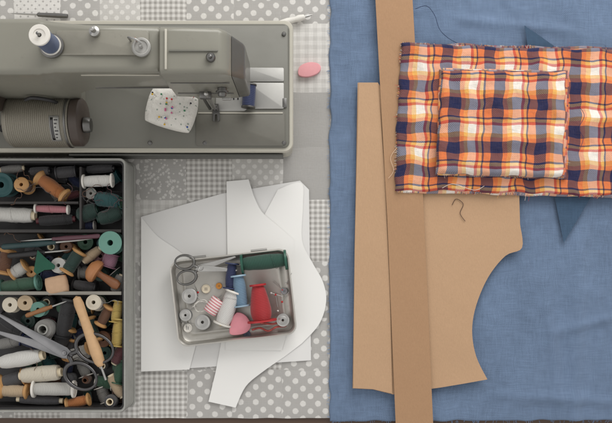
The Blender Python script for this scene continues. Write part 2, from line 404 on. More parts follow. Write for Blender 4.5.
def loose(pts,z,col,lab,r=.35):
    c=cr([(p[0]-pts[0][0],pts[0][1]-p[1],0) for p in pts],8)
    o=tube('loose_thread',c,r,pb('loose_thread_mat',col,.8),None,(pts[0][0],pts[0][1],z),n=6); tag(o,lab,'thread')
loose([(450,206),(454,200),(461,205),(458,214),(463,222)],11.2,(70,50,45),'short dark thread curled on kraft paper',.28)
loose([(414,12),(425,9),(433,18),(438,32),(447,41),(458,47)],9.5,(38,52,84),'navy thread curling over blue fabric',.28)
loose([(439,190),(450,186),(470,192),(480,188)],19,(230,220,210),'white thread trailing from plaid fabric',.25)
loose([(573,112),(577,120),(572,132),(576,142),(571,156)],21,(50,50,90),'navy thread hanging on the plaid fabric',.25)
loose([(395,150),(389,160),(392,172),(387,180)],14.8,(230,200,170),'pale thread at the frayed plaid edge',.25)
# ================= WHITE PAPERS
wp=pb('white_paper',(236,235,232),.85,0,.02,12,.06,60,spec=.15); wp2=pb('offwhite_paper',(224,223,221),.85,0,.02,12,.06,60,spec=.15)
PK=dict(amp=.45,thick=.2,freq=.02,step=14)
sheet('paper_pattern',[(142,217),(222,194),(300,181),(309,190),(311,360),(142,371)],2.9,wp2,seed=1,label='large pale paper sheet on the patchwork cloth',cat='paper pattern',**PK)
sheet('paper_pattern',[tuple(v) for v in cr([(278,190),(301,183),(303,205),(302,240),(312,262),(323,282),(326,302),(319,324),(302,343)],5)]+[tuple(v) for v in cr([(285,356),(262,372),(246,386),(236,407)],5)]+[(209,401),(216,372),(222,340),(240,300),(262,220)],4.0,wp,seed=2,label='white paper sleeve pattern with curved edge',cat='paper pattern',**PK)
sheet('paper_pattern',[tuple(v) for v in cr([(142,217),(158,236),(178,250),(198,268),(206,296),(200,330),(190,369)],5)]+[(142,371)],4.0,wp,seed=8,label='white curved paper pattern beside the sewing box',cat='paper pattern',**PK)
sheet('paper_pattern',[(227,182),(249,180)]+[tuple(v) for v in cr([(254,196),(262,212),(278,226),(294,240)],4)]+[(296,300),(282,350),(226,350),(228,260)],5.0,wp,seed=6,label='white paper pattern tab beneath the metal tin',cat='paper pattern',**PK)
# ================= SPOOLS
ZB=-7
def spool(px,py,z,L,r,a=0,col=(200,200,200),cn='grey',style='plastic',stand=False,where='in the sewing box',group='thread spools in the sewing box',core=None,tilt=0):
    s=sc(z); L/=s; r/=s; x,y,_=A(px,py,z)
    rot=(tilt,0,math.radians(a)) if stand else (0,math.pi/2+tilt,math.radians(a))
    sn={'plastic':'white plastic','wood':'wooden','tube':'paper','bobbin':'metal','cone':'plastic cone','clear':'pale plastic'}[style]
    if core: sn='plastic'
    nm='bobbin' if style=='bobbin' else 'thread_spool'
    e=thing(nm,f'{cn} thread on {sn} {"bobbin" if style=="bobbin" else "spool"} {"standing" if stand else "lying"} {where}','bobbin' if style=='bobbin' else 'thread spool',x,y,z,rot,group)
    cm={'plastic':whitep,'wood':wood,'tube':ivory,'bobbin':steel,'cone':ivory,'clear':ivory}[style]
    if core: cm=core
    h=L/2; hr=r*.28; R=r*1.1; t=L*.05; tr=r*.96*random.uniform(.82,1.0)
    if style=='wood': t=L*.12; R=r*1.15
    if style=='bobbin': t=L*.08; R=r*1.1; tr=r*.9; hr=r*.22
    crd=r*.45
    if style=='wood':
        prof=[(hr,-h),(R*.86,-h),(R,-h+t*.3),(R,-h+t*.55),(crd,-h+t*1.6),(crd,h-t*1.6),(R,h-t*.55),(R,h-t*.3),(R*.86,h),(hr,h)]
    elif style=='tube':
        crd=r*.5; prof=[(hr*1.3,-h),(crd,-h),(crd,h),(hr*1.3,h)]; t=L*.07
    elif style=='cone':
        prof=[(hr,-h),(R,-h),(R,-h+t),(crd,-h+t),(crd*.7,h-t),(r*.62,h-t),(r*.62,h),(hr,h)]
    else: prof=[(hr,-h),(R*.6,-h),(R*.64,-h+t*.25),(R*.86,-h+t*.25),(R*.9,-h),(R*.97,-h),(R,-h+t*.3),(R,-h+t),(crd,-h+t),(crd,h-t),(R,h-t),(R,h-t*.3),(R*.97,h),(R*.9,h),(R*.86,h-t*.25),(R*.64,h-t*.25),(R*.6,h),(hr,h)]
    lathe('core',prof,cm,e,n=26,closed=True)
    k=t*(.8 if style=='wood' else 1.1); M=9; tp=[]; bul=random.uniform(.04,.2)
    for i in range(M+1):
        q=i/M; z_=-h+k+(L-2*k)*q
        rad=tr*(1-bul+bul*math.sin(math.pi*q)+random.uniform(-.03,.03))
        if i in(0,M): rad*=.93
        if style=='cone': rad*=1-.38*q
        tp.append((rad,z_))
    tp=[(crd*.98,tp[0][1])]+tp+[(crd*.98,tp[-1][1])]
    lathe('thread',tp,thread_mat(col),e,n=28,closed=True,smooth=50)
    if r>4 and random.random()<.7:
        pts=[]; a0=random.uniform(0,6.28); z0=random.uniform(-h*.5,h*.3)
        for i in range(26):
            q=i/25; an=a0+q*5.5; pts.append(((tr+.25)*math.cos(an),(tr+.25)*math.sin(an),z0+q*L*.22))
        if style!='cone': tube('thread_end',pts,.22,thread_mat(col),e,n=4)
    return e
# ================= SEWING BOX
bx=thing('sewing_box','open grey metal sewing box packed with spools and tools','sewing box',33,284.5,0)
casem=pb('box_grey_metal',(158,158,153),.5,.2,.2,60,.15,300,wear=(116,114,108)); 
hx,hy=103,120
def ring(hx,hy,r,z,n=5): return [(x,y,z) for x,y in rr(-hx,hx,-hy,hy,r,n)]
loops('case',[ring(hx-2,hy-2,5,3.2),ring(hx,hy,6,5),ring(hx,hy,6,44.6),ring(hx-.5,hy-.5,5.5,45.6),ring(hx-1.6,hy-1.6,5,45.6),ring(hx-2.1,hy-2.1,5,44.8),ring(hx-2.2,hy-2.2,5,6)],casem,bx)
loops('lining',[ring(hx-2.6,hy-2.6,4,7),ring(hx-2.6,hy-2.6,4,42),ring(hx-4,hy-4,4,42),ring(hx-4.4,hy-4.4,3,9)],black,bx)
tube('case_bead',[(x,y,9) for x,y in rr(-hx-.4,hx+.4,-hy-.4,hy+.4,6,6)],1.0,casem,bx,closed=True)
ox,oy=33,284.5
def bar(name,p0,p1,w,z0,z1,mat):
    x0,y0=p0[0]-ox,oy-p0[1]; x1,y1=p1[0]-ox,oy-p1[1]
    if abs(x1-x0)>abs(y1-y0): box(name,min(x0,x1),max(x0,x1),y0-w,y0+w,z0,z1,mat,bx,bev=.4)
    else: box(name,x0-w,x0+w,min(y0,y1),max(y0,y1),z0,z1,mat,bx,bev=.4)
dvm=pb('divider_plastic',(58,55,54),.5,0,.2,50,.1,300); dvl=pb('divider_grey',(146,142,134),.5,0,.15,50,.1,300)
bar('divider',(-60,206),(90,206),1.1,10,41,dvm)
bar('divider',(92,172),(92,231),1.1,10,41,dvm)
bar('divider',(-60,233),(131,233),1.5,10,42,dvm)
bar('divider',(-60,292),(131,292),1.6,10,42.5,dvl)
C={'teal':(28,86,88),'dkgreen':(28,62,54),'green':(52,94,70),'orange':(192,118,58),'brown':(112,74,50),'cream':(228,218,198),'white':(236,234,228),'black':(40,40,43),'grey':(150,148,144),'charcoal':(72,71,74),'pink':(206,134,142),'mauve':(156,112,132),'navy':(34,46,86),'beige':(202,178,146),'yellow':(204,176,96),'red':(176,46,44),'lightgrey':(204,202,196),'mint':(104,152,138),'maroon':(96,44,50),'peach':(220,170,140)}
def cored(c,k=.9): 
    q=C[c]; return pb('core_'+c,(int(q[0]*k),int(q[1]*k),int(q[2]*k)),.45,0,.08,80,.05,400)
def sp(px,py,z,L,r,a,c,style='plastic',stand=False,**k): return spool(px,py,z+ZB,L,r,a+random.uniform(-4,4),C[c],{'dkgreen':'dark green','lightgrey':'light grey'}.get(c,c),style,stand,tilt=random.uniform(-.12,.12),**k)
fillc=['charcoal','black','dkgreen','brown','navy','grey','maroon','teal','black','charcoal','green','dkgreen']
for (x0,x1,y0,y1) in [(62,86,180,200),(100,126,182,224),(62,86,214,228),(40,126,244,284),(40,126,304,394)]:
    y=y0
    while y<=y1:
        x=x0
        while x<=x1:
            c=random.choice(fillc); stn=random.random()<.3
            X,Y=x+random.uniform(-3,3),y+random.uniform(-3,3)
            s_=sc(18); ax=CX+(X-CX)*s_; ay=CY+(Y-CY)*s_
            sp(ax,ay,23+random.uniform(-3,4),random.uniform(15,26),random.uniform(5,7.5),random.choice([0,90,35,120,160])+random.uniform(-15,15),c,random.choice(['plastic','wood','tube']),stn,core=cored(c) if random.random()<.65 else None)
            x+=17
        y+=15
# compartment A
sp(5,185,36,22,11,0,'teal',stand=True,core=cored('teal'))
sp(25,186,38,22,6.5,0,'brown','wood',True)
sp(52,187,40,36,7.5,-32,'orange','wood')
sp(66,172,36,20,6,10,'charcoal',core=cored('charcoal')); sp(40,171,36,22,5,0,'charcoal','tube',core=cored('black')); sp(12,169,34,24,5,5,'grey','tube')
sp(70,196,34,22,5,20,'maroon','tube',core=wooddk)
# B
sp(98,181,44,30,6.5,0,'white','plastic')
sp(108,200,40,26,8.5,-12,'teal','tube',core=cored('teal')); sp(88,213,38,22,9,20,'dkgreen','tube',core=cored('dkgreen')); sp(110,216,40,26,8,14,'dkgreen','tube',core=cored('dkgreen')); sp(100,169,34,30,5,0,'charcoal','tube',core=cored('black'))
sp(119,207,38,20,4.5,75,'green',core=cored('green'))
# C
sp(14,215,40,44,9,-2,'white','tube'); sp(52,209,42,34,4.5,-3,'pink','plastic'); sp(56,220,40,38,6,3,'black','tube',core=cored('maroon')); sp(88,226,32,14,5,0,'navy')
# D
sp(112,243,46,16,10.5,0,'mint','plastic',True,core=cored('mint',1.0)); sp(110,260,40,14,8,70,'mauve','plastic',core=cored('mauve'))
sp(20,285,38,40,7.5,6,'green','plastic',core=cored('mint')); sp(60,266,40,12,7,0,'white','plastic',True,core=cored('lightgrey')); sp(19,270,38,18,7,30,'lightgrey','wood')
sp(73,262,42,26,7,60,'dkgreen','wood'); sp(35,252,34,22,6,150,'charcoal','tube',core=cored('black')); sp(5,262,38,26,8,80,'brown','wood')
sp(85,286,34,24,6,-10,'charcoal',core=cored('black')); sp(119,284,36,20,7,70,'grey','tube'); sp(92,255,36,22,6,35,'beige','tube')
# E
for i,(x,y) in enumerate([(12,305),(27,303),(40,309)]): sp(x,y,40,12,7,0,['cream','beige','mint'][i],'plastic',True,core=[cored('cream'),cored('beige'),cored('mint')][i])
sp(46,329,40,22,10.5,0,'grey','tube',True,core=casem); sp(66,318,38,40,8,80,'black',core=cored('black')); sp(62,340,32,30,8,60,'charcoal','wood')
sp(21,359,43,48,9.5,10,'white','tube'); sp(41,374,42,44,8.5,3,'cream','tube'); sp(54,389,44,42,8,-4,'lightgrey','plastic'); sp(40,400,38,46,5.5,-2,'charcoal','tube')
sp(13,380,36,24,8,15,'charcoal','wood'); sp(14,391,40,28,7,-5,'beige','wood')
sp(117,312,40,22,6,80,'yellow','plastic',core=cored('yellow')); sp(118,333,42,28,6.5,86,'yellow','plastic',core=cored('yellow')); sp(96,303,42,20,7,0,'white','plastic',True,core=cored('cream')); sp(105,316,38,22,6,60,'brown','wood')
sp(12,324,36,30,7,-30,'black','plastic',core=cored('charcoal')); sp(8,343,34,30,6,10,'grey','tube'); sp(92,330,34,26,7,110,'dkgreen','wood'); sp(120,354,38,24,7,60,'maroon','tube')
sp(78,402,38,24,6,10,'orange','wood'); sp(112,401,36,20,7,0,'charcoal','tube',True); sp(117,386,36,26,7,-60,'beige','tube'); sp(120,372,36,24,6,75,'green','plastic',core=cored('green')); sp(33,343,38,24,6,-15,'navy','plastic',core=cored('navy')); sp(78,352,36,24,6,20,'lightgrey','wood')
tcs=[('dkgreen','dark green'),('grey','grey'),('maroon','maroon'),('brown','brown'),('teal','teal'),('charcoal','charcoal')]
for i in range(16):
    c,cn_=random.choice(tcs); a1=random.choice([(20,105,245,283),(20,105,302,390),(98,112,182,216),(10,70,178,192)])
    px,py=random.uniform(a1[0],a1[1]),random.uniform(a1[2],a1[3]); p=[Vector((0,0,0))]; an=random.uniform(0,6.28)
    for k in range(8): 
        an+=random.uniform(-1.4,1.4); p.append(p[-1]+Vector((3.4*math.cos(an),3.4*math.sin(an),random.uniform(-1,1))))
    tag(tube('loose_thread',cr(p,5),.25,thread_mat(C[c]),None,A(px,py,41),n=4),f'loose {cn_} thread tangled over spools in the sewing box','thread','loose threads in the sewing box')
def pencil(name,p0,p1,z,r,mat1,mat2,lab,cat,z1=None):
    z+=ZB
    x0,y0,_=A(p0[0],p0[1],z); x1,y1,_=A(p1[0],p1[1],z1 or z)
    d=Vector((x1-x0,y0-y1,((z1 or z)-z))); L=d.length
    e=thing(name,lab,cat,x0,y0,z); e.rotation_euler=d.to_track_quat('Z','Y').to_euler()
    lathe('handle',[(0,-.5),(r*.7,0),(r,2),(r*.85,L*.2),(r*1.05,L*.42),(r*.7,L*.55),(r*.8,L*.58),(r*.5,L*.6)],mat1,e,n=16)
    lathe('shaft',[(r*.4,L*.6),(r*.35,L*.85),(0.05,L)],mat2,e,n=10); return e
pencil('seam_ripper',(2,247),(92,239),50,3.0,pb('teal_handle',(42,66,68),.45),steel,'teal handled seam ripper resting over thread spools','sewing tool')
pencil('seam_ripper',(100,236),(20,241),52,2.2,pb('red_handle',(96,62,72),.45),steel,'dull red handled seam ripper lying across the box','sewing tool')
pencil('screwdriver',(8,256),(70,250),46,3,black,steel,'small black handled screwdriver in the sewing box','sewing tool')
pencil('crochet_hook',(26,316),(70,300),46,2.4,pb('hook_wood',(150,104,66),.5,0,.15,120,.2,300),steel,'brown wooden handled crochet hook between thread spools','sewing tool')
zz=55+ZB
x0,y0,_=A(101,366,zz); x1,y1,_=A(76,296,zz); d=Vector((x1-x0,y0-y1,0)); L=d.length
e=thing('awl','pale wooden awl handle lying across the spools','awl',x0,y0,zz); e.rotation_euler=d.to_track_quat('Z','Y').to_euler()
lathe('handle',[(0,-1),(3,0),(5,4),(5.6,14),(4.8,30),(4.2,48),(4.6,L-8),(3.6,L-2),(0,L)],pb('awl_wood',(204,166,124),.55,0,.18,120,.25,300),e,n=22)
lathe('tip',[(1.2,-14),(1.2,-.5)],steel,e,n=8)
x0,y0,_=A(118,286,46+ZB); e=thing('darning_mushroom','turned wooden darning mushroom among thread spools','darning mushroom',x0,y0,46+ZB); d=Vector((-26,17,2)); e.rotation_euler=d.to_track_quat('Z','Y').to_euler()
lathe('handle',[(0,-2),(3.5,-1),(5,3),(4,10),(3,18),(3.4,23)],wooddk,e,n=20)
lathe('cap',[(3,22),(10,22.5),(11.6,25),(10.5,29),(6,32.5),(0,33.5)],pb('cap_wood',(176,120,78),.4,0,.15,120,.15,300),e,n=24)
fo=prism('felt_triangle',[(0,12),(-10,-6),(-8,-10),(0,-8),(9,-10),(11,-7),(4,4)],0,1.6,pb('green_felt',(44,92,74),.95,0,.15,200,.6,900),None,(A(42,262,49+ZB)),(0.1,0,.3),.4)
tag(fo,'green felt triangle lying on tools in the sewing box','felt scrap')
def ksurf(u,v,ex): return (max(0,1-u*u)**.5*max(0,1-v*v)**.5)**ex
def cushion(name,w,h,t,mat,loc,rot,lab,cat,parent=None,n=22,ex=.75,pk=.06,wr=.5):
    vs=[];fs=[];uv=[]
    for side in (1,-1):
        for j in range(n+1):
            for i in range(n+1):
                u,v=math.sin(math.pi/2*(2*i/n-1)),math.sin(math.pi/2*(2*j/n-1))
                k=ksurf(u,v,ex)
                uu=u*math.sqrt(1-.2*v*v); vv=v*math.sqrt(1-.2*u*u)
                pin=1-pk*(1-abs(u*v))*max(abs(u),abs(v))**4
                x,y=uu*w*pin,vv*h*pin
                vs.append((x,y,side*t*k+wr*noise.noise(Vector((x*.25,y*.25,side)))*k)); uv.append((x,y))
    m=(n+1)*(n+1)
    for s_ in (0,1):
        for j in range(n):
            for i in range(n):
                q=s_*m+j*(n+1)+i; f=(q,q+1,q+n+2,q+n+1); fs.append(f if s_==0 else f[::-1])
    o=fin(name,vs,fs,mat,parent,loc,rot,0,uvs=uv)
    o.data.shade_smooth()
    if not parent: tag(o,lab,cat)
    return o
cushion('pin_cushion',11,9,7,pb('peach_cotton',(200,166,136),.9,0,.12,150,.4,500),A(57,285,45+ZB),(0,0,.2),'small peach cotton pin cushion in the sewing box','pin cushion',ex=.6)
def scissors(px,py,z,ang,Lb,Ll,Rl,op,mb,mh,lab,wl=2.4,hr=(1,1.0),bw=1.0,spread=.75,pitch=0):
    x,y,_=A(px,py,z); e=thing('scissors',lab,'scissors',x,y,z,(0,pitch,math.radians(ang)))
    for k,sg in enumerate((1,-1)):
        a=sg*math.radians(op)/2; w=(Lb*.075+1)*bw
        pts=[(-w*1.4,-sg*w*.5),(0,-sg*w*.9),(Lb*.5,-sg*w*.25),(Lb,sg*w*.5),(Lb*.96,sg*w*.9),(Lb*.4,sg*w*.95),(0,sg*w),(-w*1.4,sg*w*.5)]
        prism('blade',pts,k*1.4-1.3,k*1.4,mb,e,rot=(0,0,a),bev=.4,seg=2)
        R=Rl*hr[k]; c=Vector((-Ll-R*.9,-sg*R*spread,0))
        sh=cr([(-w,0,0),(-Ll*.5,-sg*1.2,0),(-Ll*.85,-sg*R*.35,0),(c.x+R*1.05,c.y+sg*R*.4,0)],5)
        v1,f1=tubegeo([p+Vector((0,0,k*1.4)) for p in sh],[wl*1.4-.5*i/len(sh) for i in range(len(sh))],8)
        lp=[Vector((c.x+R*1.25*math.cos(t),c.y+R*.9*math.sin(t),k*1.4)) for t in [2*math.pi*i/28 for i in range(28)]]
        v2,f2=tubegeo(lp,[wl*(1+.25*math.cos(2*math.pi*i/28)) for i in range(28)],8,True); o=len(v1)
        fin('handle',v1+v2,f1+[tuple(q+o for q in f) for f in f2],mh,e,(0,0,0),(0,0,a),60)
    lathe('screw',[(0,-1.6),(2,-1.6),(2.6,1.5),(2.2,2.2),(0,2.6)],mb,e,n=14)
    return e
scissors(65,353,54+ZB,157,76,12,13.5,7,bsteel,hsteel,'large steel tailoring scissors lying across the sewing box',1.8,(1.08,.95),.85,.95,.06)
# ================= TIN
tin=thing('metal_tin','open rectangular silver tin holding threads and notions','tin',235,297,5.7,(0,0,math.radians(6.5)))
tm=pb('tin_metal',(192,189,182),.4,.75,.12,40,.15,200,wear=(150,144,134))
def tr_(hx,hy,r,z): return [(x,y,z) for x,y in rr(-hx,hx,-hy,hy,r,7)]
loops('shell',[tr_(55,39,8,0),tr_(57,41,9,1.5),tr_(57.5,41.5,9.5,13),tr_(58.4,42.4,10,14),tr_(58.2,42.2,10,15.2),tr_(57,41,9,15.4),tr_(56.2,40.2,9,14.4),tr_(55.8,39.8,9,13),tr_(55,39,8,3),tr_(53,37,7,1.6),tr_(49,33,5,1.6),tr_(48,32,5,2.4),tr_(46.5,30.5,4,2.4),tr_(45.5,29.5,4,1.6)],tm,tin)
for sx in (-30,30): tube('hinge',[(sx-8,43.2,12),(sx+8,43.2,12)],1.3,steel,tin)
G='sewing notions in the tin'
kw=dict(where='in the metal tin',group='thread spools in the tin')
ZT=16
spool(264,262,ZT+4,46,9.2,6,(34,84,68),'dark green','plastic',core=pb('green_core',(36,86,70),.4),**kw)
spool(231,276,ZT+3,26,6.5,84,(36,48,92),'navy','plastic',core=pb('navy_core',(50,60,96),.4),**kw)
spool(240,291,ZT+4,32,7.5,-82,(120,152,178),'light blue','plastic',core=pb('blue_core',(150,176,194),.4),**kw)
spool(228,308,ZT+3,36,8.5,70,(232,230,226),'white','plastic',**kw)
spool(260,303,ZT+7,38,13.5,97,(184,36,42),'bright red','cone',core=pb('red_core',(172,38,42),.4),**kw)
e=thing('ribbon_roll','roll of pink and white striped ribbon in the tin','ribbon',*A(214,306,19),(0,math.pi/2,math.radians(55)),G)
lathe('ribbon',[(2,-8),(6.5,-8),(7,-7),(7,7),(6.5,8),(2,8)],stripe_mat('pink_stripes',(206,134,140),(232,220,216),2.6),e,n=24,closed=True)
lathe('core',[(.8,-8.6),(1.9,-8.6),(1.9,8.6),(.8,8.6)],whitep,e,closed=True)
cp=[tuple(v) for v in cr([(-11,-8),(-7,4),(0,11),(8,6),(11,-4),(6,-10),(-3,-11)],5,True)]
tag(prism('tailor_chalk',cp,0,3.2,pb('pink_chalk_tin',(222,146,156),.7,0,.1,100,.15,300),None,A(239,323,14),(.12,.1,.2),1.0,3),'flat rounded pink tailor chalk in the tin','tailor chalk')
for (x,y,r,c,n_) in [(203,322,7,(214,208,196),'cream'),(190,296,7,(170,164,158),'grey'),(283,320,6,(200,120,110),'salmon'),(186,315,5.5,(120,140,160),'slate')]:
    spool(x,y,13,8,r,0,c,n_,'bobbin',True,**kw)
def button(px,py,z,r,col,cn,where='in the metal tin'):
    x,y,_=A(px,py,z); m=pb('button_'+cn,col,.3,0,.08,80,.05)
    pr=[(0,0),(r*.9,0),(r,.5),(r,1),(r*.9,1.5),(r*.72,1.3),(r*.65,.9),(0,.9)]
    o=lathe('button',pr,m,None,(x,y,z),(random.uniform(-.15,.15),random.uniform(-.15,.15),0),n=20)
    tag(o,f'small round {cn} button {where}','button','buttons in the tin')
    for a in (45,135,225,315):
        h=lathe('hole',[(0,.95),(r*.12,.96),(0,1.0)],black,o,(r*.25*math.cos(math.radians(a)),r*.25*math.sin(math.radians(a)),0),n=8)
for b in [(188,328,4.5,(230,226,218),'white'),(247,334,3.6,(80,90,110),'slate'),(206,289,4.5,(226,214,190),'cream'),(219,286,3.2,(220,150,60),'orange'),(284,291,3.4,(150,150,154),'grey')]: button(b[0],b[1],9,b[2],b[3],b[4])
scissors(201,268,20,7,36,9,7.5,14,steel,darksteel,'small dark embroidery scissors in the tin',1.2)
tube_pts=cr([(0,0,0),(8,2,1),(16,-1,0),(24,3,1),(33,4,0),(30,8,1),(20,6,1.5),(8,7,0)],5)
tag(tube('loose_thread',tube_pts,1.1,thread_mat((190,84,76)),None,A(252,330,13),n=6),'coral red cord bundle in the tin','thread')
tag(tube('loose_thread',cr([(0,0,0),(6,5,1),(14,4,0),(12,-3,1),(4,-4,0),(2,3,1),(11,7,0),(17,1,0)],5),.5,thread_mat((226,222,214)),None,A(193,307,15),n=5),'tangle of white thread in the tin','thread')
for i in range(14):
    x,y=random.choice([(random.uniform(182,225),random.uniform(285,332)),(random.uniform(270,288),random.uniform(280,322))]); a=random.uniform(0,6.28)
    vs,fs=tubegeo([(0,0,0),(12*math.cos(a),12*math.sin(a),0)],.3,5)
    v2,f2=tubegeo([(0,0,-.7),(0,0,0),(0,0,.7)],[.5,1.1,.5],8); o=len(vs)
    hc=random.choice([(230,226,220),(210,50,50),(60,90,160),(230,190,60)])
    ob=fin('pin',vs+v2,fs+[tuple(q+o for q in f) for f in f2],[steel,pb('pin_head',hc,.3)],None,A(x,y,10),fm=[0]*len(fs)+[1]*len(f2)); tag(ob,'loose steel dressmaking pin lying in the tin','pin','pins in the tin')
# ================= SEWING MACHINE
sm_=thing('sewing_machine','vintage olive grey sewing machine on the patchwork cloth','sewing machine',206,100,0)
SX,SY=206,100
body=pb('machine_paint',(134,132,121),.36,.05,.07,25,.06,500,coat=.25,wear=(124,121,110)); bodyd=pb('machine_bed_paint',(112,111,103),.5,.05,.07,25,.06,500,coat=.05); cream=pb('machine_rim',(192,188,175),.5,.05,.08,30,.05,400)
def L_(x,y): return (x-SX,SY-y)
def rrw(x0,x1,y0,y1,r,z): return [(x,y,z) for x,y in rr(x0-SX,x1-SX,SY-y1,SY-y0,r,6)]
loops('base',[rrw(-60,291,38,156,7,3.5),rrw(-60,293,36,158,8,6),rrw(-60,293,36,158,8,40),rrw(-60,294,35,159,8,42),rrw(-60,294,35,159,8,46),rrw(-60,293,36,158,7,47.5)],cream,sm_)
loops('bed',[rrw(-58,290.5,39,155.5,6,47.2),rrw(-58,290.5,39,155.5,6,49),rrw(-58,289.5,40,154.5,5.5,50)],bodyd,sm_)
prism('front_strip',[(80-SX,SY-159.2),(284-SX,SY-159.2),(284-SX,SY-161),(80-SX,SY-161)],14,38,pb('grey_strip',(92,92,88),.4,.3),sm_,bev=.4)
def wbox(name,x0,x1,y0,y1,z0,z1,mat,bev=.3,r=None,parent=None):
    pts=rr(x0-SX,x1-SX,SY-y1,SY-y0,r,4) if r else [(x0-SX,SY-y1),(x1-SX,SY-y1),(x1-SX,SY-y0),(x0-SX,SY-y0)]
    return prism(name,pts,z0,z1,mat,parent or sm_,bev=bev,seg=2)
def AB(x,y): a=A(x,y,50); return a[0],a[1]
plate=pb('plate_steel',(176,175,171),.5,.6,.08,60,.08,400)
x0,y0=AB(248,68); x1,y1=AB(284,109)
wbox('slide_plate',x0,x1,y0,y0+13,50.2,51.4,plate,.3,1.5)
wbox('slide_plate',x0,x1,y0+14,y1,50.2,51.4,plate,.3,1.5)
wbox('needle_plate',x0-30,x0-1,y0+6,y1+2,50.2,51.2,plate,.3,3)
for i in range(4): wbox('feed_slot',x0-22+i*4,x0-20.6+i*4,y0+18,y0+30,51.25,51.5,black,0)
a0=AB(196,111); a1=AB(285,146)
wbox('cover_plate',a0[0],a1[0],a0[1],a1[1],50.2,51.0,pb('cover_plate_paint',(106,104,96),.5,.05),.3,3)
wbox('plate_trim',a0[0]+2,a1[0]-2,a0[1]+1.5,a0[1]+2.6,51.05,51.5,cream,.1)
for (x,y) in [(284,34),(284,143),(205,143),(150,143),(110,40)]:
    q=AB(x,y); lathe('screw',[(0,50),(2.0,50.2),(2.0,51.0),(1.4,51.6),(0,51.7)],darksteel,sm_,(q[0]-SX,SY-q[1],0),n=12)
wbox('latch',284,288,109,118,50.1,51.6,darksteel,.4,1)
def sec(x,y0,y1,z0,z1,r,n=6): return [(x-SX,SY-a,b) for a,b in rr(y0,y1,z0,z1,r,n)]
secs=[sec(-50,74,118,50.1,180,5),sec(98,74,118,50.1,180,5),sec(101,75,117,56,179.5,5),sec(104,75,117,78,179,5),sec(110,76,116,100,178.5,5),sec(120,77,116,110,178,5),sec(134,78,115.5,114,177,5),sec(190,79,115,114,176,5),sec(191.5,80,114,115,175,5)]
loops('arm',secs,body,sm_)
hs=[sec(192,82,116.5,98,179,4),sec(193.2,81,118,96,181.5,4.5),sec(238,82,118,88,182,4.5),sec(243,83,117.5,87,178,4.5),sec(247,84,117.3,87,171,4.5)]
loops('head',hs,body,sm_)
fp=[sec(247.4,84.6,116.8,87.4,170,4),sec(255,86.5,116,88,156,4),sec(256.4,88,114.6,89.5,152,4)]
loops('face_plate',fp,pb('face_plate_paint',(96,94,87),.38,.2,.08,30,.06,500,coat=.2),sm_)
wbox('top_cover',112,184,84,103,176.6,179.0,pb('top_cover_paint',(138,135,124),.38,.05,coat=.2,wear=(126,123,112)),.7,2)
wbox('face_plate_trim',197,198.6,84,115,181,183.4,cream,.2)
wbox('top_ridge',200,238,100,101.4,181.2,183.2,bodyd,.3)
for (z_,c_) in ((122,darksteel),(166,cream)): wbox('edge_line',128,190,115.3,116.2,z_,z_+1.6,c_,.1)  # edge lines on the arm; the cream one is a painted highlight strip
for (z_,c_) in ((112,darksteel),(150,darksteel)): wbox('edge_line',196,244,118.05,118.6,z_,z_+1.2,c_,.1)
def post(name,ax,ay,z,prof,mat,n=24):
    x,y,_=A(ax,ay,z); return lathe(name,prof,mat,sm_,(x-SX,SY-y,z),n=n)
post('tension_knob',142,48,179,[(0,0),(7,0),(7.4,1),(7.4,3.4),(6.4,4.4),(5.2,4.4),(4.6,3.4),(1.6,3.4),(1.6,7),(1.0,8),(0,8.2)],plate)
post('dial',211,58,182,[(0,0),(3.4,0),(3.6,.6),(3.6,3),(2.8,4),(1.4,4),(1.2,6),(0,6.4)],darksteel)
post('dial',186,70,178,[(0,-4),(3,-4),(3.2,1),(2.4,2),(0,2.2)],darksteel)
post('spool_pin',52,46,180,[(0,0),(9.5,0),(9.5,1.5),(2,2.5),(1.2,3),(1.2,34),(0,35)],darksteel)
post('spool_pin',138,42,179,[(0,0),(2.0,0),(2.0,1.5),(.9,2.5),(.7,11),(0,12)],wooddk)
post('bobbin_winder',95,32,180,[(0,0),(4,0),(4,3),(2,4),(1.5,9),(0,9.4)],steel)
tube('thread_guide',[(L_(170,92)[0],L_(170,92)[1],178),(L_(170,92)[0],L_(170,92)[1],188),(L_(176,94)[0],L_(176,94)[1],191),(L_(180,96)[0],L_(180,96)[1],187)],.9,steel,sm_)
x,y=L_(236,118.3); lathe('tension_dial',[(0,0),(4,0),(4,2),(5.4,2.4),(5.4,3.6),(3.6,4),(3.6,6),(2.8,7),(0,7)],darksteel,sm_,(x,y,132),(math.pi/2,0,0),n=24)
x,y=L_(222,121.6)
lathe('needle_bar',[(0,62),(1.2,62),(1.4,70),(1.8,72),(1.8,128),(0,129)],steel,sm_,(x,y,0),n=14)
lathe('needle',[(0.1,51.8),(.4,54),(.5,63)],steel,sm_,(x,y,0),n=8)
lathe('presser_bar',[(0,60),(1.5,60),(1.5,116),(0,117)],darksteel,sm_,(x-5,y+1,0),n=14)
wbox('bar_clamp',215,225,117,123.5,112,119,darksteel,.8)
prism('presser_foot',[(-2.6,7),(2.6,7),(3.4,-2),(3.4,-9),(1.2,-10),(1.0,-3),(-1.0,-3),(-1.2,-10),(-3.4,-9),(-3.4,-2)],52,54,darksteel,sm_,(x,y,0),bev=.35,seg=1)
box('foot_shank',-2.2,2.2,-1,3,54,66,darksteel,sm_,(x,y,0))
wbox('thread_cutter',232,240,115,120,92,95,steel,.5)
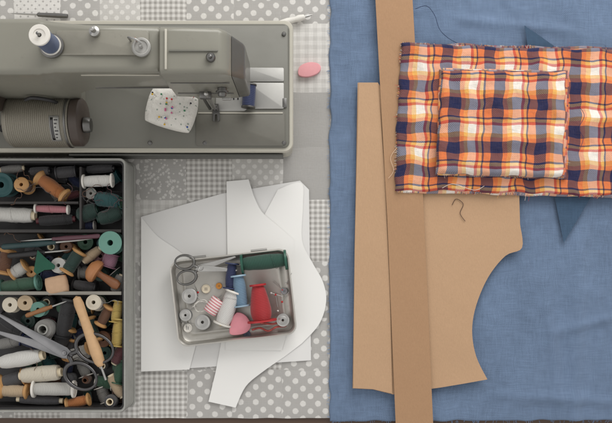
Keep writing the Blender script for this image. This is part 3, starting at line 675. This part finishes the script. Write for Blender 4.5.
# motor
mx,my,_=A(46,121,84)
T=NT('motor_housing'); o_=T.obj(); n_=T.noise(o_,1400,3); 
T.put(T.b.inputs['Base Color'],T.mix(n_,lin((108,104,94)),lin((172,166,152)))); T.b.inputs['Roughness'].default_value=.42; T.b.inputs['Metallic'].default_value=.4; T.bump(n_,.6,.0006); mtr=T.mat
brn=pb('bakelite',(76,66,60),.4,0,.1,40,.08,300)
prof=[(0,-37),(12,-37),(20,-35),(21.6,-33)]
zc=-31
while zc<19: prof+=[(22.5,zc),(22.5,zc+.7),(22.1,zc+.9),(22.1,zc+1.5)]; zc+=1.8
prof+=[(22.4,20),(22.4,21),(21.8,23),(20.4,23.5)]
mo=lathe('motor',prof,mtr,sm_,(mx-SX,SY-my,78),(0,math.pi/2,0),n=44,smooth=30)
lathe('end_cap',[(20.6,23.6),(21.6,24),(21.6,31),(19.6,33),(12,34),(0,34.5)],brn,mo,n=36)
lathe('end_knob',[(6,34.3),(7,35),(7,39),(6,41),(0,41.5)],darksteel,mo,(-8,-4,0),n=28)
lathe('collar',[(22.6,19.6),(23,20),(23,21.4),(22.5,21.8)],darksteel,mo,n=40)
def curved_plate(name,mat,z0,z1,a0,a1,r,parent,n=10):
    vs=[];fs=[]
    for i in range(n+1):
        a=math.radians(a0+(a1-a0)*i/n)
        for rr_,zz in ((r,z0),(r,z1)): vs.append((rr_*math.cos(a),rr_*math.sin(a),zz))
    for i in range(n): fs.append((2*i,2*i+1,2*i+3,2*i+2))
    o=fin(name,vs,fs,mat,parent,(0,0,0),(0,0,0),60); md=o.modifiers.new('t','SOLIDIFY'); md.thickness=.5*S; md.offset=0
    return o
curved_plate('rating_plate',plate,8,16.5,176,236,22.9,mo)
curved_plate('engraved_line',hsteel,9,11.4,180,232,23.2,mo,8)
for i in range(6): curved_plate('engraved_line',hsteel,12.4,15.4-(i%3)*.8,184+i*8,186.6+i*8,23.2,mo,2)
wbox('motor_bracket',66,92,118.3,124,52,90,black,1)
lathe('hand_wheel',[(0,-7),(14,-7),(20,-6),(22,-3),(22,3),(20,6),(14,6),(10,4),(0,5)],brn,sm_,(34-SX,SY-112,108),(0,math.pi/2,0),n=40)
tube('power_cord',[tuple(v) for v in cr([(70-SX,SY-142,70),(58-SX,SY-150,58),(44-SX,SY-146,54),(30-SX,SY-130,53),(20-SX,SY-140,53)],6)],2.2,black,sm_)
tube('power_cord',[tuple(v) for v in cr([(62-SX,SY-122,104),(70-SX,SY-121,108),(84-SX,SY-122,100),(90-SX,SY-124,80)],6)],1.6,black,sm_)
x,y,_=A(52,46,180)
e=thing('thread_spool','navy blue thread spool standing on the sewing machine pin','thread spool',x,y,196)
lathe('core',[(1.6,-14),(7.6,-14),(8,-13.4),(8,-12.4),(3,-12),(3,12),(8,12.4),(8,13.4),(7.6,14),(4.6,14),(4.4,13.4),(1.6,13.4)],whitep,e,n=30,closed=True)
lathe('thread',[(2.9,-12)]+[(7.1+.25*math.sin(i),-12+2.4*i) for i in range(11)]+[(2.9,12)],thread_mat((26,62,112)),e,n=30,closed=True,smooth=60)
x,y,_=A(249,96,58); e=thing('thread_spool','small navy thread spool lying on the sewing machine bed','thread spool',x,y,58.5,(0,math.pi/2,math.radians(86)))
lathe('core',[(1.5,-11),(6.6,-11),(6.6,-9.8),(3,-9.6),(3,9.6),(6.6,9.8),(6.6,11),(1.5,11)],darksteel,e,n=24,closed=True)
lathe('thread',[(2.9,-9.5),(5.9,-9.5),(6.1,0),(5.9,9.5),(2.9,9.5)],thread_mat((30,46,92)),e,n=24,closed=True)
# pincushion on bed
T=NT('pincushion_cotton'); uv_,u,v=T.uv(); vo=T.n('ShaderNodeTexVoronoi'); T.put(vo.inputs['Vector'],uv_); vo.inputs['Scale'].default_value=.22
c=T.mix(T.m('LESS_THAN',vo.outputs['Distance'],.18),lin((228,225,217)),lin((160,168,158))); T.put(T.b.inputs['Base Color'],c); T.b.inputs['Roughness'].default_value=.9; T.bump(T.m('ADD',T.noise(uv_,1,4),T.m('MULTIPLY',T.noise(uv_,.16,3),5)),.6,.0009)
x,y,_=A(172,110,64); TH=15; EX=.55
pc=cushion('pin_cushion',23,18,TH,T.mat,(x,y,65.5),(0,0,math.radians(-16)),'small white floral pin cushion on the sewing machine bed','pin cushion',ex=EX,pk=.03,wr=1.6,n=28)
hcs=[(200,40,44),(40,80,160),(226,180,50),(60,130,90),(226,226,222),(210,110,150),(40,40,50)]
for i in range(24):
    pu,pv=random.uniform(-.78,.82),random.uniform(-.78,.78); lx,ly=pu*22,pv*17; an=math.radians(-16)
    zp=65.5+TH*ksurf(pu,pv,EX)-2.5
    wx=x+lx*math.cos(an)-ly*math.sin(an); wy=y-(lx*math.sin(an)+ly*math.cos(an))
    d=Vector((pu*.7+random.uniform(-.4,.4),pv*.7+random.uniform(-.4,.4),1)).normalized(); l=random.uniform(1,4.5)
    v1,f1=tubegeo([(0,0,0),tuple(d*(l+3))],.25,5); c_=d*(l+3)
    v2,f2=tubegeo([tuple(c_-d*.9),tuple(c_-d*.55),tuple(c_),tuple(c_+d*.55),tuple(c_+d*.9)],[.3,.8,1.0,.8,.3],8); o=len(v1)
    ob=fin('pin',v1+v2,f1+[tuple(q+o for q in f) for f in f2],[steel,pb('pin_head',random.choice(hcs),.3)],None,(wx,wy,zp),fm=[0]*len(f1)+[1]*len(f2))
    tag(ob,'steel pin with a coloured round head in the pin cushion','pin','pins stuck in the pin cushion')
tube('hanging_loop',[tuple(p) for p in cr([(-19,12,2),(-24,19,-4),(-25,27,-8),(-18,27,-8),(-14,20,-5),(-16,13,0)],6)],.8,whitep,pc,n=6)
pts=[tuple(v) for v in cr([(-11,-4),(-9,4),(0,7),(9,5),(12,0),(8,-5),(-2,-7)],5,True)]
ck=prism('tailor_chalk',pts,0,4.5,pb('pink_chalk',(226,162,166),.85,0,.08,100,.3,300),None,(309,71,2.6),(0,0,.15),1.2,3); tag(ck,'rounded pink tailor chalk beside the sewing machine','tailor chalk')
e=thing('seam_ripper','white handled seam ripper lying on patchwork cloth','sewing tool',278,26,6.5); e.rotation_euler=Vector((26,7,0)).to_track_quat('Z','Y').to_euler()
lathe('handle',[(0,0),(2.4,.6),(3,4),(3.4,10),(2.6,18),(3.4,22),(2.6,27),(0,29)],pb('pale_handle',(222,219,212),.35),e,n=18)
lathe('cap',[(1.4,28),(1.2,32),(.2,36)],steel,e,n=10)
e=thing('seam_ripper','thin dark tool lying behind the sewing machine','sewing tool',70,18,6); e.rotation_euler=Vector((-60,3,0)).to_track_quat('Z','Y').to_euler()
lathe('handle',[(0,0),(2,.6),(2.4,10),(2,30),(0,32)],darksteel,e,n=14); lathe('shaft',[(1,31),(.8,50),(.1,60)],steel,e,n=8)
# ================= CAMERA / LIGHT
cd=bpy.data.cameras.new('camera'); cam=bpy.data.objects.new('camera',cd); COL.objects.link(cam); scene.camera=cam
cam.location=W(CX,CY,H); cam.rotation_euler=(0,0,0); cd.sensor_width=36; cd.lens=36*H/612; cd.shift_y=(CY-211.5)/612; cd.clip_end=50; cd.clip_start=.01
w=bpy.data.worlds.new('World'); scene.world=w; w.use_nodes=True; w.node_tree.nodes['Background'].inputs[0].default_value=(1,.985,.965,1); w.node_tree.nodes['Background'].inputs[1].default_value=.64
def area(name,loc,tgt,size,en,col):
    l=bpy.data.lights.new(name,'AREA'); l.shape='RECTANGLE'; l.size=size[0]; l.size_y=size[1]; l.energy=en; l.color=col
    o=bpy.data.objects.new(name,l); COL.objects.link(o); o.location=loc; o.rotation_euler=(Vector(tgt)-Vector(loc)).to_track_quat('-Z','Y').to_euler()
area('window_light',(.5,1.4,1.05),(0,0,0),(1.5,1.1),24,(1,.985,.96))
area('room_light',(-1.2,-.3,1.4),(0,0,0),(1.1,1.1),2.5,(1,.97,.93))
scene.view_settings.view_transform='Standard'; scene.view_settings.look='None'; scene.view_settings.exposure=0
